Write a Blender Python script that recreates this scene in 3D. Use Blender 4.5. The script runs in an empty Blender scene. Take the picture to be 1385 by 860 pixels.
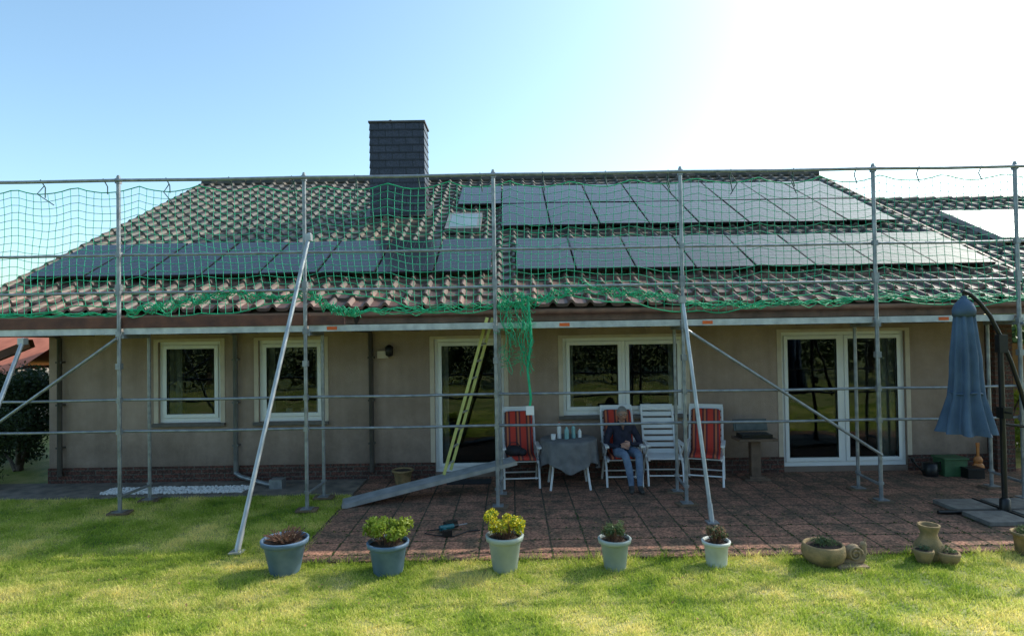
import bpy, math, random
import numpy as np
from mathutils import Vector, Matrix, noise
random.seed(7); rng=np.random.default_rng(7)
sc=bpy.context.scene
# ------------------------------------------------------------------ builder
class MB:
    def __init__(s): s.v=[];s.f=[];s.m=[];s.s=[]
    def add(s,vs,fs,m=0,sm=False):
        b=len(s.v); s.v.extend([tuple(v) for v in vs])
        for f in fs: s.f.append(tuple(b+i for i in f)); s.m.append(m); s.s.append(sm)
    def obox(s,c,ax,ay,az,m=0):
        c=Vector(c);ax=Vector(ax);ay=Vector(ay);az=Vector(az);vs=[]
        for k in (-1,1):
            for j in (-1,1):
                for i in (-1,1): vs.append(c+ax*i+ay*j+az*k)
        s.add(vs,[(0,2,3,1),(4,5,7,6),(0,1,5,4),(2,6,7,3),(0,4,6,2),(1,3,7,5)],m)
    def box(s,x0,x1,y0,y1,z0,z1,m=0):
        s.obox(((x0+x1)/2,(y0+y1)/2,(z0+z1)/2),((x1-x0)/2,0,0),(0,(y1-y0)/2,0),(0,0,(z1-z0)/2),m)
    def tube(s,pts,r,n=8,m=0,cap=True,sm=True):
        pts=[Vector(p) for p in pts]; N=len(pts)
        rr=r if isinstance(r,(list,tuple)) else [r]*N
        t0=(pts[1]-pts[0]).normalized()
        up=Vector((0,0,1)) if abs(t0.z)<.9 else Vector((1,0,0))
        u=t0.cross(up).normalized(); vs=[]
        for i,p in enumerate(pts):
            t=(pts[min(i+1,N-1)]-pts[max(i-1,0)])
            if t.length<1e-9: t=t0
            t=t.normalized(); u=(u-t*u.dot(t))
            if u.length<1e-6: u=t.orthogonal()
            u.normalize(); w=t.cross(u)
            for k in range(n):
                a=2*math.pi*k/n; vs.append(p+(u*math.cos(a)+w*math.sin(a))*rr[i])
        fs=[(i*n+k,i*n+(k+1)%n,(i+1)*n+(k+1)%n,(i+1)*n+k) for i in range(N-1) for k in range(n)]
        s.add(vs,fs,m,sm)
        if cap:
            s.add(vs[:n],[tuple(range(n))[::-1]],m); s.add(vs[-n:],[tuple(range(n))],m)
    def cyl(s,p0,p1,r0,r1=None,n=10,m=0,cap=True): s.tube([p0,p1],[r0,r0 if r1 is None else r1],n,m,cap)
    def lathe(s,cx,cy,prof,n=24,m=0,rip=None,capb=True,capt=False,sm=True):
        vs=[]
        for j,(r,z) in enumerate(prof):
            for k in range(n):
                a=2*math.pi*k/n; q=r*(rip(a,j) if rip else 1); vs.append((cx+q*math.cos(a),cy+q*math.sin(a),z))
        fs=[(j*n+k,j*n+(k+1)%n,(j+1)*n+(k+1)%n,(j+1)*n+k) for j in range(len(prof)-1) for k in range(n)]
        s.add(vs,fs,m,sm)
        if capb: s.add(vs[:n],[tuple(range(n))[::-1]],m)
        if capt: s.add(vs[-n:],[tuple(range(n))],m)
    def ell(s,c,r,n=12,m=0,R=None):
        vs=[];h=n//2+1
        for j in range(h+1):
            th=math.pi*j/h
            for k in range(n):
                a=2*math.pi*k/n; v=Vector((r[0]*math.sin(th)*math.cos(a),r[1]*math.sin(th)*math.sin(a),r[2]*math.cos(th)))
                if R: v=R@v
                vs.append(v+Vector(c))
        s.add(vs,[(j*n+k,(j+1)*n+k,(j+1)*n+(k+1)%n,j*n+(k+1)%n) for j in range(h) for k in range(n)],m,True)
    def build(s,name,mats,parent=None,loc=(0,0,0),rot=0,bevel=0):
        me=bpy.data.meshes.new(name); me.from_pydata(s.v,[],s.f)
        for mt in (mats if isinstance(mats,(list,tuple)) else [mats]): me.materials.append(mt)
        me.polygons.foreach_set('material_index',s.m); me.polygons.foreach_set('use_smooth',s.s)
        me.update(); o=bpy.data.objects.new(name,me); sc.collection.objects.link(o)
        o.location=loc; o.rotation_euler=(0,0,rot)
        if parent: o.parent=parent
        if bevel:
            b=o.modifiers.new('bevel','BEVEL'); b.width=bevel; b.segments=2; b.limit_method='ANGLE'
        return o
def empty(name,loc=(0,0,0),rot=0):
    o=bpy.data.objects.new(name,None); sc.collection.objects.link(o); o.location=loc; o.rotation_euler=(0,0,rot); o.empty_display_size=.2; return o
# ------------------------------------------------------------------ materials
def newmat(name):
    m=bpy.data.materials.new(name); m.use_nodes=True; nt=m.node_tree; return m,nt,nt.nodes['Principled BSDF']
def ramp(nt,stops):
    r=nt.nodes.new('ShaderNodeValToRGB'); e=r.color_ramp.elements
    e[0].position=stops[0][0]; e[0].color=(*stops[0][1],1); e[1].position=stops[-1][0]; e[1].color=(*stops[-1][1],1)
    for p,c in stops[1:-1]:
        x=e.new(p); x.color=(*c,1)
    return r
def pm(name,c1,c2=None,rough=.6,metal=0,scale=6,bump=0,bscale=None,detail=6,spec=.5,transl=0):
    m,nt,b=newmat(name); L=nt.links
    c2=c2 or tuple(x*.75 for x in c1)
    tc=nt.nodes.new('ShaderNodeTexCoord'); n=nt.nodes.new('ShaderNodeTexNoise'); n.inputs['Scale'].default_value=scale; n.inputs['Detail'].default_value=detail
    L.new(tc.outputs['Object'],n.inputs['Vector'])
    r=ramp(nt,[(.3,c2),(.7,c1)]); L.new(n.outputs['Fac'],r.inputs['Fac']); L.new(r.outputs['Color'],b.inputs['Base Color'])
    b.inputs['Roughness'].default_value=rough; b.inputs['Metallic'].default_value=metal; b.inputs['Specular IOR Level'].default_value=spec
    if bump:
        n2=nt.nodes.new('ShaderNodeTexNoise'); n2.inputs['Scale'].default_value=bscale or scale*8; n2.inputs['Detail'].default_value=4
        L.new(tc.outputs['Object'],n2.inputs['Vector'])
        bp=nt.nodes.new('ShaderNodeBump'); bp.inputs['Strength'].default_value=bump; bp.inputs['Distance'].default_value=.02
        L.new(n2.outputs['Fac'],bp.inputs['Height']); L.new(bp.outputs['Normal'],b.inputs['Normal'])
    if transl:
        t=nt.nodes.new('ShaderNodeBsdfTranslucent'); mx=nt.nodes.new('ShaderNodeMixShader'); mx.inputs[0].default_value=transl
        L.new(r.outputs['Color'],t.inputs['Color']); L.new(b.outputs[0],mx.inputs[1]); L.new(t.outputs[0],mx.inputs[2])
        L.new(mx.outputs[0],nt.nodes['Material Output'].inputs['Surface'])
    return m
def math_n(nt,op,a,b=None):
    n=nt.nodes.new('ShaderNodeMath'); n.operation=op
    for i,x in enumerate((a,b)):
        if x is None: continue
        if isinstance(x,(int,float)): n.inputs[i].default_value=x
        else: nt.links.new(x,n.inputs[i])
    return n.outputs[0]
def brickmat(name,c1,c2,mortar,w,h,plane='xy',off=.5,msize=.01,rough=.8,bump=.4,noisec=None,nscale=3,nfac=.75):
    m,nt,b=newmat(name); L=nt.links
    tc=nt.nodes.new('ShaderNodeTexCoord'); sp=nt.nodes.new('ShaderNodeSeparateXYZ'); cb=nt.nodes.new('ShaderNodeCombineXYZ')
    L.new(tc.outputs['Object'],sp.inputs[0])
    if plane=='xz':
        L.new(math_n(nt,'ADD',sp.outputs[0],sp.outputs[1]),cb.inputs[0]); L.new(sp.outputs[2],cb.inputs[1])
    else: L.new(sp.outputs[0],cb.inputs[0]); L.new(sp.outputs[1],cb.inputs[1])
    br=nt.nodes.new('ShaderNodeTexBrick'); L.new(cb.outputs[0],br.inputs['Vector'])
    br.offset=off; br.inputs['Scale'].default_value=1; br.inputs['Brick Width'].default_value=w; br.inputs['Row Height'].default_value=h
    br.inputs['Mortar Size'].default_value=msize; br.inputs['Color1'].default_value=(*c1,1); br.inputs['Color2'].default_value=(*c2,1); br.inputs['Mortar'].default_value=(*mortar,1)
    n=nt.nodes.new('ShaderNodeTexNoise'); n.inputs['Scale'].default_value=nscale; n.inputs['Detail'].default_value=10; n.inputs['Roughness'].default_value=.78; L.new(tc.outputs['Object'],n.inputs['Vector'])
    r=ramp(nt,[(.44,(0,0,0)),(.58,(1,1,1))]); L.new(n.outputs['Fac'],r.inputs['Fac'])
    mx=nt.nodes.new('ShaderNodeMix'); mx.data_type='RGBA'; L.new(math_n(nt,'MULTIPLY',r.outputs['Color'],nfac if noisec else 0),mx.inputs['Factor'])
    L.new(br.outputs['Color'],mx.inputs['A']); mx.inputs['B'].default_value=(*(noisec or c1),1)
    n3=nt.nodes.new('ShaderNodeTexNoise'); n3.inputs['Scale'].default_value=38; n3.inputs['Detail'].default_value=5; L.new(tc.outputs['Object'],n3.inputs['Vector'])
    mm=nt.nodes.new('ShaderNodeMix'); mm.data_type='RGBA'; mm.blend_type='MULTIPLY'; mm.inputs['Factor'].default_value=.85
    r3=ramp(nt,[(.38,(.35,.35,.35)),(.62,(1.35,1.35,1.35))]); L.new(n3.outputs['Fac'],r3.inputs['Fac'])
    L.new(mx.outputs['Result'],mm.inputs['A']); L.new(r3.outputs['Color'],mm.inputs['B'])
    L.new(mm.outputs['Result'],b.inputs['Base Color']); b.inputs['Roughness'].default_value=rough
    bp=nt.nodes.new('ShaderNodeBump'); bp.inputs['Strength'].default_value=bump; bp.inputs['Distance'].default_value=.01
    L.new(math_n(nt,'SUBTRACT',n3.outputs['Fac'],br.outputs['Fac']),bp.inputs['Height']); L.new(bp.outputs['Normal'],b.inputs['Normal'])
    return m
def stripes(name,cols,w,axis=0,rough=.8):
    m,nt,b=newmat(name); L=nt.links
    tc=nt.nodes.new('ShaderNodeTexCoord'); sp=nt.nodes.new('ShaderNodeSeparateXYZ'); L.new(tc.outputs['Object'],sp.inputs[0])
    f=math_n(nt,'FRACT',math_n(nt,'DIVIDE',math_n(nt,'ADD',sp.outputs[axis],10),w))
    st=[(i/len(cols),c) for i,c in enumerate(cols)]
    r=ramp(nt,st); r.color_ramp.interpolation='CONSTANT'; L.new(f,r.inputs['Fac']); L.new(r.outputs['Color'],b.inputs['Base Color']); b.inputs['Roughness'].default_value=rough
    return m
M={}
M['galv']=pm('galvanised_steel',(.36,.38,.4),(.19,.205,.22),.45,.5,scale=9)
M['alu']=pm('aluminium_plank',(.5,.51,.52),(.32,.34,.35),.4,.5,scale=7)
M['deck']=pm('deck_board',(.3,.28,.25),(.16,.14,.12),.8,scale=5)
M['deckedge']=pm('deck_edge',(.6,.62,.62),(.38,.4,.41),.45,.3,scale=8)
M['toe']=pm('toe_board_wood',(.2,.075,.045),(.07,.03,.024),.75,scale=4,bump=.3)
M['fascia']=pm('fascia_wood',(.3,.17,.12),(.15,.085,.06),.6,scale=5,bump=.2)
M['orange']=pm('orange_mark',(.8,.13,.02),rough=.5)
M['woodpad']=pm('wood_pad',(.2,.13,.08),(.1,.07,.045),.85,scale=12)
M['net']=pm('net_green',(.03,.55,.33),(.02,.4,.24),.6,scale=3,transl=.3)
M['rope']=pm('net_rope_green',(.02,.55,.27),(.012,.36,.17),.6,scale=9,transl=.15)
M['strap']=pm('strap_dark',(.01,.07,.06),rough=.7)
M['frame']=pm('window_pvc_white',(.87,.87,.86),(.8,.8,.79),.35,scale=3)
M['trim']=pm('cream_trim',(.66,.56,.44),(.54,.45,.36),.8,scale=5)
M['sill']=pm('window_sill',(.16,.14,.13),(.1,.09,.085),.6,scale=9)
M['dark']=pm('dark_interior',(.06,.055,.05),rough=.9)
M['curtain']=pm('curtain',(.75,.73,.68),(.6,.58,.54),.9,scale=20)
M['pipe']=pm('downpipe_metal',(.22,.22,.22),(.13,.13,.13),.5,.3,scale=5)
M['pipedark']=pm('downpipe_dark',(.09,.075,.065),(.05,.045,.04),.5,scale=5)
M['white']=pm('white_plastic',(.84,.84,.84),(.74,.74,.74),.4,scale=4)
M['black']=pm('black_metal',(.02,.02,.022),(.012,.012,.012),.4,.3)
M['soffit']=pm('soffit_wood',(.2,.13,.09),(.12,.08,.06),.7,scale=6)
M['conc']=pm('concrete_path',(.26,.22,.18),(.1,.09,.075),.9,scale=5,bump=.5)
M['gravel']=pm('white_gravel',(.85,.84,.82),(.65,.63,.61),.9,scale=20)
# stucco
m,nt,b=newmat('stucco'); L=nt.links
tc=nt.nodes.new('ShaderNodeTexCoord'); n=nt.nodes.new('ShaderNodeTexNoise'); n.inputs['Scale'].default_value=1.3; n.inputs['Detail'].default_value=10; n.inputs['Roughness'].default_value=.7
L.new(tc.outputs['Object'],n.inputs['Vector']); r=ramp(nt,[(.3,(.31,.225,.175)),(.7,(.46,.345,.28))]); L.new(n.outputs['Fac'],r.inputs['Fac'])
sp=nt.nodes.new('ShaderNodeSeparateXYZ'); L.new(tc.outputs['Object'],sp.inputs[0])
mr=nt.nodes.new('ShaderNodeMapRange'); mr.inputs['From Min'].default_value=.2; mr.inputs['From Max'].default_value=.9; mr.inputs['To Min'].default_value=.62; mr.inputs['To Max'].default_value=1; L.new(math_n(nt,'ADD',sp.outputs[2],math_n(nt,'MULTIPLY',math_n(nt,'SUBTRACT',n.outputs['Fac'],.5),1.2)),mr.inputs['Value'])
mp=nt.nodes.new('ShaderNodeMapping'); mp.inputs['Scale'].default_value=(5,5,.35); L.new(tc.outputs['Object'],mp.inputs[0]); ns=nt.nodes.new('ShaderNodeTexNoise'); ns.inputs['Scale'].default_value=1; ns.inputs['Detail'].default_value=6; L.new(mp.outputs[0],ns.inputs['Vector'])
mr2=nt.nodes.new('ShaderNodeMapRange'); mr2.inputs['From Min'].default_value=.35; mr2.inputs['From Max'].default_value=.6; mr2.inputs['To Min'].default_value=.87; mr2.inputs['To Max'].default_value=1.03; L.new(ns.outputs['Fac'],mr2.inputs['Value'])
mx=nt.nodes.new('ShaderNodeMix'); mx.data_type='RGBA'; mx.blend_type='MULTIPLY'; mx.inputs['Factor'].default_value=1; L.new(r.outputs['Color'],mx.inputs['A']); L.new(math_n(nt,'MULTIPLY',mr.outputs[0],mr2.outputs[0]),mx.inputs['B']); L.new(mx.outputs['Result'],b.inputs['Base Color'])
b.inputs['Roughness'].default_value=.95
n2=nt.nodes.new('ShaderNodeTexNoise'); n2.inputs['Scale'].default_value=70; L.new(tc.outputs['Object'],n2.inputs['Vector']); bp=nt.nodes.new('ShaderNodeBump'); bp.inputs['Strength'].default_value=.7; bp.inputs['Distance'].default_value=.012; L.new(n2.outputs['Fac'],bp.inputs['Height']); L.new(bp.outputs['Normal'],b.inputs['Normal'])
M['stucco']=m
M['plinth']=brickmat('plinth_brick',(.14,.05,.035),(.08,.035,.027),(.1,.085,.07),.25,.075,'xz')
M['slate']=brickmat('chimney_slate',(.045,.045,.065),(.03,.031,.047),(.008,.008,.01),.3,.1685,'xz',msize=.012,rough=.42,bump=.15)
M['paver']=brickmat('patio_pavers',(.40,.19,.12),(.29,.14,.09),(.055,.045,.025),.4,.4,'xy',0,.011,.95,1.0,noisec=(.095,.07,.042),nscale=2.6,nfac=.9)
# tiles
m,nt,b=newmat('roof_tiles'); L=nt.links
tc=nt.nodes.new('ShaderNodeTexCoord'); sn=nt.nodes.new('ShaderNodeVectorMath'); sn.operation='SNAP'; sn.inputs[1].default_value=(.28,.305,1000); L.new(tc.outputs['Object'],sn.inputs[0])
wn=nt.nodes.new('ShaderNodeTexWhiteNoise'); L.new(sn.outputs[0],wn.inputs['Vector'])
n=nt.nodes.new('ShaderNodeTexNoise'); n.inputs['Scale'].default_value=5; n.inputs['Detail'].default_value=8; L.new(tc.outputs['Object'],n.inputs['Vector'])
a=math_n(nt,'ADD',math_n(nt,'MULTIPLY',wn.outputs['Value'],.45),math_n(nt,'MULTIPLY',n.outputs['Fac'],.6))
r=ramp(nt,[(.2,(.026,.022,.018)),(.55,(.07,.05,.039)),(.85,(.15,.095,.07))]); L.new(a,r.inputs['Fac'])
# moss film higher up the slope, redder clay near the eaves
sp=nt.nodes.new('ShaderNodeSeparateXYZ'); L.new(tc.outputs['Object'],sp.inputs[0]); mrr=nt.nodes.new('ShaderNodeMapRange'); mrr.inputs['From Min'].default_value=.5; mrr.inputs['From Max'].default_value=2.6; L.new(math_n(nt,'ADD',sp.outputs[1],n.outputs['Fac']),mrr.inputs['Value'])
r2=ramp(nt,[(0,(1.55,1.12,1.0)),(1,(.85,1.0,.9))]); L.new(mrr.outputs[0],r2.inputs['Fac'])
mt=nt.nodes.new('ShaderNodeMix'); mt.data_type='RGBA'; mt.blend_type='MULTIPLY'; mt.inputs['Factor'].default_value=1; L.new(r.outputs['Color'],mt.inputs['A']); L.new(r2.outputs['Color'],mt.inputs['B'])
L.new(mt.outputs['Result'],b.inputs['Base Color']); b.inputs['Roughness'].default_value=.45; b.inputs['Specular IOR Level'].default_value=.5
M['tile']=m
m,nt,b=newmat('solar_glass'); L=nt.links
b.inputs['Base Color'].default_value=(.014,.02,.024,1); b.inputs['Roughness'].default_value=.25; b.inputs['Specular IOR Level'].default_value=.32; b.inputs['Coat Weight'].default_value=.12; b.inputs['Coat Roughness'].default_value=.08
M['solar']=m
M['solarframe']=pm('solar_frame',(.03,.03,.035),rough=.35,metal=.5)
M['busbar']=pm('cell_gap',(.05,.06,.07),rough=.4)
# glass
m,nt,b=newmat('window_glass'); L=nt.links
tr=nt.nodes.new('ShaderNodeBsdfTransparent'); tr.inputs[0].default_value=(.7,.73,.72,1); gl=nt.nodes.new('ShaderNodeBsdfGlossy'); gl.inputs['Roughness'].default_value=.01; gl.inputs['Color'].default_value=(.9,.95,.95,1)
fr=nt.nodes.new('ShaderNodeFresnel'); fr.inputs['IOR'].default_value=1.5; ms=nt.nodes.new('ShaderNodeMixShader'); L.new(math_n(nt,'MULTIPLY',fr.outputs[0],1.1),ms.inputs[0])
n=nt.nodes.new('ShaderNodeTexNoise'); n.inputs['Scale'].default_value=1.1; bp=nt.nodes.new('ShaderNodeBump'); bp.inputs['Strength'].default_value=.22; bp.inputs['Distance'].default_value=.03; tc=nt.nodes.new('ShaderNodeTexCoord'); L.new(tc.outputs['Object'],n.inputs['Vector']); L.new(n.outputs['Fac'],bp.inputs['Height']); L.new(bp.outputs['Normal'],gl.inputs['Normal'])
L.new(tr.outputs[0],ms.inputs[1]); L.new(gl.outputs[0],ms.inputs[2]); L.new(ms.outputs[0],nt.nodes['Material Output'].inputs['Surface']); M['glass']=m
# grass
def grassmat(name,tr,mul):
    m,nt,b=newmat(name); L=nt.links
    geo=nt.nodes.new('ShaderNodeNewGeometry'); n=nt.nodes.new('ShaderNodeTexNoise'); n.inputs['Scale'].default_value=1.1; n.inputs['Detail'].default_value=9; n.inputs['Roughness'].default_value=.7
    L.new(geo.outputs['Position'],n.inputs['Vector'])
    wn=nt.nodes.new('ShaderNodeTexNoise'); wn.inputs['Scale'].default_value=55; L.new(geo.outputs['Position'],wn.inputs['Vector'])
    a=math_n(nt,'ADD',math_n(nt,'MULTIPLY',n.outputs['Fac'],.66),math_n(nt,'MULTIPLY',wn.outputs['Fac'],.34))
    r=ramp(nt,[(.37,tuple(mul*x for x in (.08,.16,.018))),(.48,tuple(mul*x for x in (.28,.34,.045))),(.59,tuple(mul*x for x in (.6,.52,.2)))])
    L.new(a,r.inputs['Fac']); L.new(r.outputs['Color'],b.inputs['Base Color']); b.inputs['Roughness'].default_value=.6; b.inputs['Specular IOR Level'].default_value=.35
    if tr:
        t=nt.nodes.new('ShaderNodeBsdfTranslucent'); mx=nt.nodes.new('ShaderNodeMixShader'); mx.inputs[0].default_value=tr
        L.new(r.outputs['Color'],t.inputs['Color']); L.new(b.outputs[0],mx.inputs[1]); L.new(t.outputs[0],mx.inputs[2]); L.new(mx.outputs[0],nt.nodes['Material Output'].inputs['Surface'])
    return m
M['grass']=grassmat('grass_blades',.5,1.6); M['lawn']=grassmat('lawn_soil',0,.65)
def leafmat(name,c1,c2): return pm(name,c1,c2,.55,scale=5,transl=.4)
M['leafdark']=leafmat('leaf_dark',(.045,.075,.025),(.018,.035,.012))
M['leafmid']=leafmat('leaf_mid',(.09,.14,.03),(.035,.07,.02))
M['leafyel']=leafmat('leaf_yellowgreen',(.4,.45,.05),(.17,.28,.03))
M['flower']=leafmat('flower_yellow',(.9,.75,.03),(.65,.55,.03))
M['leafgrey']=leafmat('leaf_greygreen',(.17,.23,.1),(.08,.12,.05))
M['pinkleaf']=leafmat('leaf_pink',(.4,.22,.17),(.16,.14,.06))
M['fallen']=pm('fallen_leaf',(.4,.25,.08),(.2,.11,.05),.8,scale=3)
M['twig']=pm('dry_twig',(.2,.1,.06),(.1,.05,.035),.9,scale=20)
M['bark']=pm('bark',(.12,.085,.06),(.06,.045,.03),.95,scale=10,bump=.5)
M['soil']=pm('potting_soil',(.07,.045,.03),(.03,.02,.015),1,scale=30,bump=.6)
# ------------------------------------------------------------------ ground
def sheet(name,x0,x1,y0,y1,z,mat,nx=1,ny=1):
    b=MB(); b.add([(x0,y0,z),(x1,y0,z),(x1,y1,z),(x0,y1,z)],[(0,1,2,3)]); return b.build(name,mat)
sheet('ground',-500,500,-500,500,0,M['lawn'])
b=MB(); b.box(-2.42,9.5,6.62,10.32,-.05,.018); 
patio=b.build('patio_paving',M['paver'],bevel=.006)
b=MB(); b.box(-9.2,-2.43,9.35,10.32,-.05,.02); b.build('concrete_path',M['conc'],bevel=.006)
b=MB()
for i in range(1300):
    x=random.uniform(-6.35,-4.15); y=random.uniform(9.5,9.9); s=random.uniform(.012,.03)
    b.ell((x,y,.024+s*.3),(s,s*.8,s*.6),5,0,Matrix.Rotation(random.random()*6,3,'Z'))
b.build('white_gravel',M['gravel'])
def blades(name,regions,dens,h,w,mat):
    P=[]
    for (x0,x1,y0,y1) in regions:
        n=int((x1-x0)*(y1-y0)*dens); P.append(np.stack([rng.uniform(x0,x1,n),rng.uniform(y0,y1,n)],1))
    P=np.concatenate(P); n=len(P); X=P[:,0];Y=P[:,1]
    cl=.75+.35*np.sin(X*7.1+2*np.sin(Y*5.3))*np.sin(Y*8.3+1.7*np.sin(X*4.1))+.3*np.sin(X*19+3*np.sin(Y*13))*np.sin(Y*23)
    a=rng.uniform(0,2*np.pi,n); hh=h*rng.uniform(.45,1.35,n)*np.clip(cl,.3,1.5); lean=rng.normal(0,.5,(n,2))*hh[:,None]
    V=np.zeros((n,3,3)); dx=np.cos(a)*w/2*rng.uniform(.6,1.5,n); dy=np.sin(a)*w/2
    V[:,0,0]=P[:,0]-dx; V[:,0,1]=P[:,1]-dy; V[:,1,0]=P[:,0]+dx; V[:,1,1]=P[:,1]+dy
    V[:,2,0]=P[:,0]+lean[:,0]; V[:,2,1]=P[:,1]+lean[:,1]; V[:,2,2]=hh
    tri_mesh(name,V.reshape(-1,3),3,mat)
def tri_mesh(name,V,k,mat,parent=None,loc=(0,0,0)):
    n=len(V)//k; me=bpy.data.meshes.new(name); me.vertices.add(len(V)); me.vertices.foreach_set('co',V.astype(np.float32).ravel())
    me.loops.add(n*k); me.loops.foreach_set('vertex_index',np.arange(n*k,dtype=np.int32)); me.polygons.add(n)
    me.polygons.foreach_set('loop_start',np.arange(0,n*k,k,dtype=np.int32))
    me.update(calc_edges=True); me.materials.append(mat); o=bpy.data.objects.new(name,me); sc.collection.objects.link(o); o.location=loc
    if parent: o.parent=parent
    return o
blades('grass',[(-6.5,6.5,4.3,6.60),(-8.6,-2.44,6.6,9.33)],5200,.052,.0075,M['grass'])
blades('grass',[(-12,-6.5,2,6.6),(6.5,12,2,6.6),(-6.5,6.5,2,4.3),(-13,-8.6,6.6,9.2)],900,.05,.012,M['grass'])
blades('grass_edge_tufts',[(-2.5,6.8,6.57,6.66)],2600,.09,.009,M['grass'])
blades('grass_edge_tufts',[(-2.48,-2.36,6.6,9.2)],1500,.08,.009,M['grass'])
def leaves(name,blobs,n,size,mat,parent=None,loc=(0,0,0),shell=.5,asp=.5):
    """blobs: (cx,cy,cz,rx,ry,rz)"""
    B=np.array(blobs,float); w=(B[:,3]*B[:,4]*B[:,5])**.67; idx=rng.choice(len(B),n,p=w/w.sum())
    d=rng.normal(size=(n,3)); d/=np.linalg.norm(d,axis=1)[:,None]; rad=(shell+(1-shell)*rng.random(n))*(1+.12*rng.normal(size=n))
    C=B[idx,:3]+d*rad[:,None]*B[idx,3:6]
    u=rng.normal(size=(n,3)); u/=np.linalg.norm(u,axis=1)[:,None]; v=np.cross(u,rng.normal(size=(n,3))); v/=np.linalg.norm(v,axis=1)[:,None]
    s=size*rng.uniform(.6,1.4,n)[:,None]; V=np.stack([C-u*s,C+v*s*asp,C+u*s,C-v*s*asp],1)
    return tri_mesh(name,V.reshape(-1,3),4,mat,parent,loc)
n=520; C=np.stack([rng.uniform(-5.5,6,n),rng.uniform(4.6,9.8,n),np.full(n,.032)],1); C[(C[:,1]<6.6)|(C[:,0]<-2.4),2]=.045
a=rng.uniform(0,6.28,n); sz=rng.uniform(.4,1.3,n)[:,None]; u=np.stack([np.cos(a),np.sin(a),rng.normal(0,.3,n)],1)*.014*sz; v=np.stack([-np.sin(a),np.cos(a),rng.normal(0,.3,n)],1)*.008*sz
tri_mesh('fallen_leaves',np.stack([C-u,C+v,C+u,C-v],1).reshape(-1,3),4,M['fallen'])
P=[]
for k in range(1500):
    if random.random()<.5: x=round(random.uniform(-2.3,6.5)/.4)*.4+random.gauss(0,.008); y=6.62+abs(random.gauss(0,.9))
    else: y=round((6.62+abs(random.gauss(0,.9)))/.4)*.4+random.gauss(0,.008); x=random.uniform(-2.3,6.5)
    if -2.35<x<6.6 and 6.66<y<9: P.append((x,y,.02,.018,.018,.012))
leaves('joint_weeds',P,7000,.009,M['leafmid'],shell=.1)
# ------------------------------------------------------------------ house
house=empty('bungalow_house')
YW=10.3
openings=[(-5.87,-4.84,.98,2.32),(-4.21,-3.13,.98,2.32),(-1.3,-.15,.10,2.30),(.83,2.85,1.0,2.28),(4.45,6.5,.10,2.32)]
XL,XR,ZT=-7.68,7.82,2.62
xs=sorted({XL,XR,*[o[0] for o in openings],*[o[1] for o in openings]}); b=MB()
for i in range(len(xs)-1):
    x0,x1=xs[i],xs[i+1]; op=[o for o in openings if o[0]<=x0+1e-6 and o[1]>=x1-1e-6]
    if op:
        o=op[0]
        b.box(x0,x1,YW,YW+.3,0,o[2]); b.box(x0,x1,YW,YW+.3,o[3],ZT)
    else: b.box(x0,x1,YW,YW+.3,0,ZT)
b.box(XL,XL+.3,YW+.3,23.3,0,ZT); b.box(XR-.3,XR,YW+.3,23.3,0,ZT); b.box(XL,XR,23.3,23.6,0,ZT)
for x0 in (XL,XR-.3):
    vs=[(x0,10.31,ZT),(x0,23.59,ZT),(x0,17,6.15),(x0+.3,10.31,ZT),(x0+.3,23.59,ZT),(x0+.3,17,6.15)]
    b.add(vs,[(0,1,2),(3,5,4),(0,2,5,3),(1,4,5,2),(0,3,4,1)])
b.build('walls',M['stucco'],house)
b=MB()
px=[XL-.012]+[v for o in openings if o[2]<.3 for v in (o[0],o[1])]+[XR+.012]
for i in range(0,len(px),2): b.box(px[i],px[i+1],YW-.02,YW-.001,0,.27)
b.build('brick_plinth',M['plinth'],house)
b=MB(); b.box(XL+.3,XR-.3,YW+.3,23.2,.02,.06); b.box(XL+.3,XR-.3,YW+.3,23.2,2.5,2.55); b.box(XL+.31,XR-.31,14.0,14.1,.07,2.49)
for x in (-2.6,.35,3.6): b.box(x,x+.1,YW+.31,13.99,.07,2.49)
b.build('interior_rooms',M['dark'],house)
def window(name,o,sashes,sill=True):
    x0,x1,z0,z1=o; e=empty(name,((x0+x1)/2,YW,z0)); e.parent=house
    w=(x1-x0)/2; h=z1-z0; b=MB()
    t=.09
    b.box(-w-.02-t*.6,-w,-.012,-.001,-.02 if sill else 0,h+.05,1); b.box(w,w+.02+t*.6,-.012,-.001,-.02 if sill else 0,h+.05,1); b.box(-w,w,-.012,-.001,h,h+.05,1)
    f=.055; yy=.05
    b.box(-w,-w+f,yy,yy+.07,0,h); b.box(w-f,w,yy,yy+.07,0,h); b.box(-w+f,w-f,yy,yy+.07,0,f+.02); b.box(-w+f,w-f,yy,yy+.07,h-f,h)
    sw=(2*w-2*f)/sashes; s=.06
    for i in range(sashes):
        a=-w+f+i*sw; c=a+sw
        if i: b.box(a-.03,a+.03,yy-.008,yy+.06,f+.021,h-f-.001)
        a+=.004+(.03 if i else 0);c-=.004+(.03 if i<sashes-1 else 0); zb,zt=f+.024,h-f-.004
        b.box(a,a+s,yy-.022,yy+.05,zb,zt); b.box(c-s,c,yy-.022,yy+.05,zb,zt); b.box(a+s,c-s,yy-.022,yy+.05,zb,zb+s); b.box(a+s,c-s,yy-.022,yy+.05,zt-s,zt)
        b.box(a+s,c-s,yy+.01,yy+.02,zb+s,zt-s,2)
        b.box(a+s,a+s+.006,yy-.024,yy+.005,zb+s,zt-s,3); b.box(c-s-.006,c-s,yy-.024,yy+.005,zb+s,zt-s,3)
    if sill: b.box(-w-.08,w+.08,-.07,.049,-.055,-.002,4)
    b.build('frame',[M['frame'],M['trim'],M['glass'],M['black'],M['sill']],e,bevel=.004)
    return e
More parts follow.
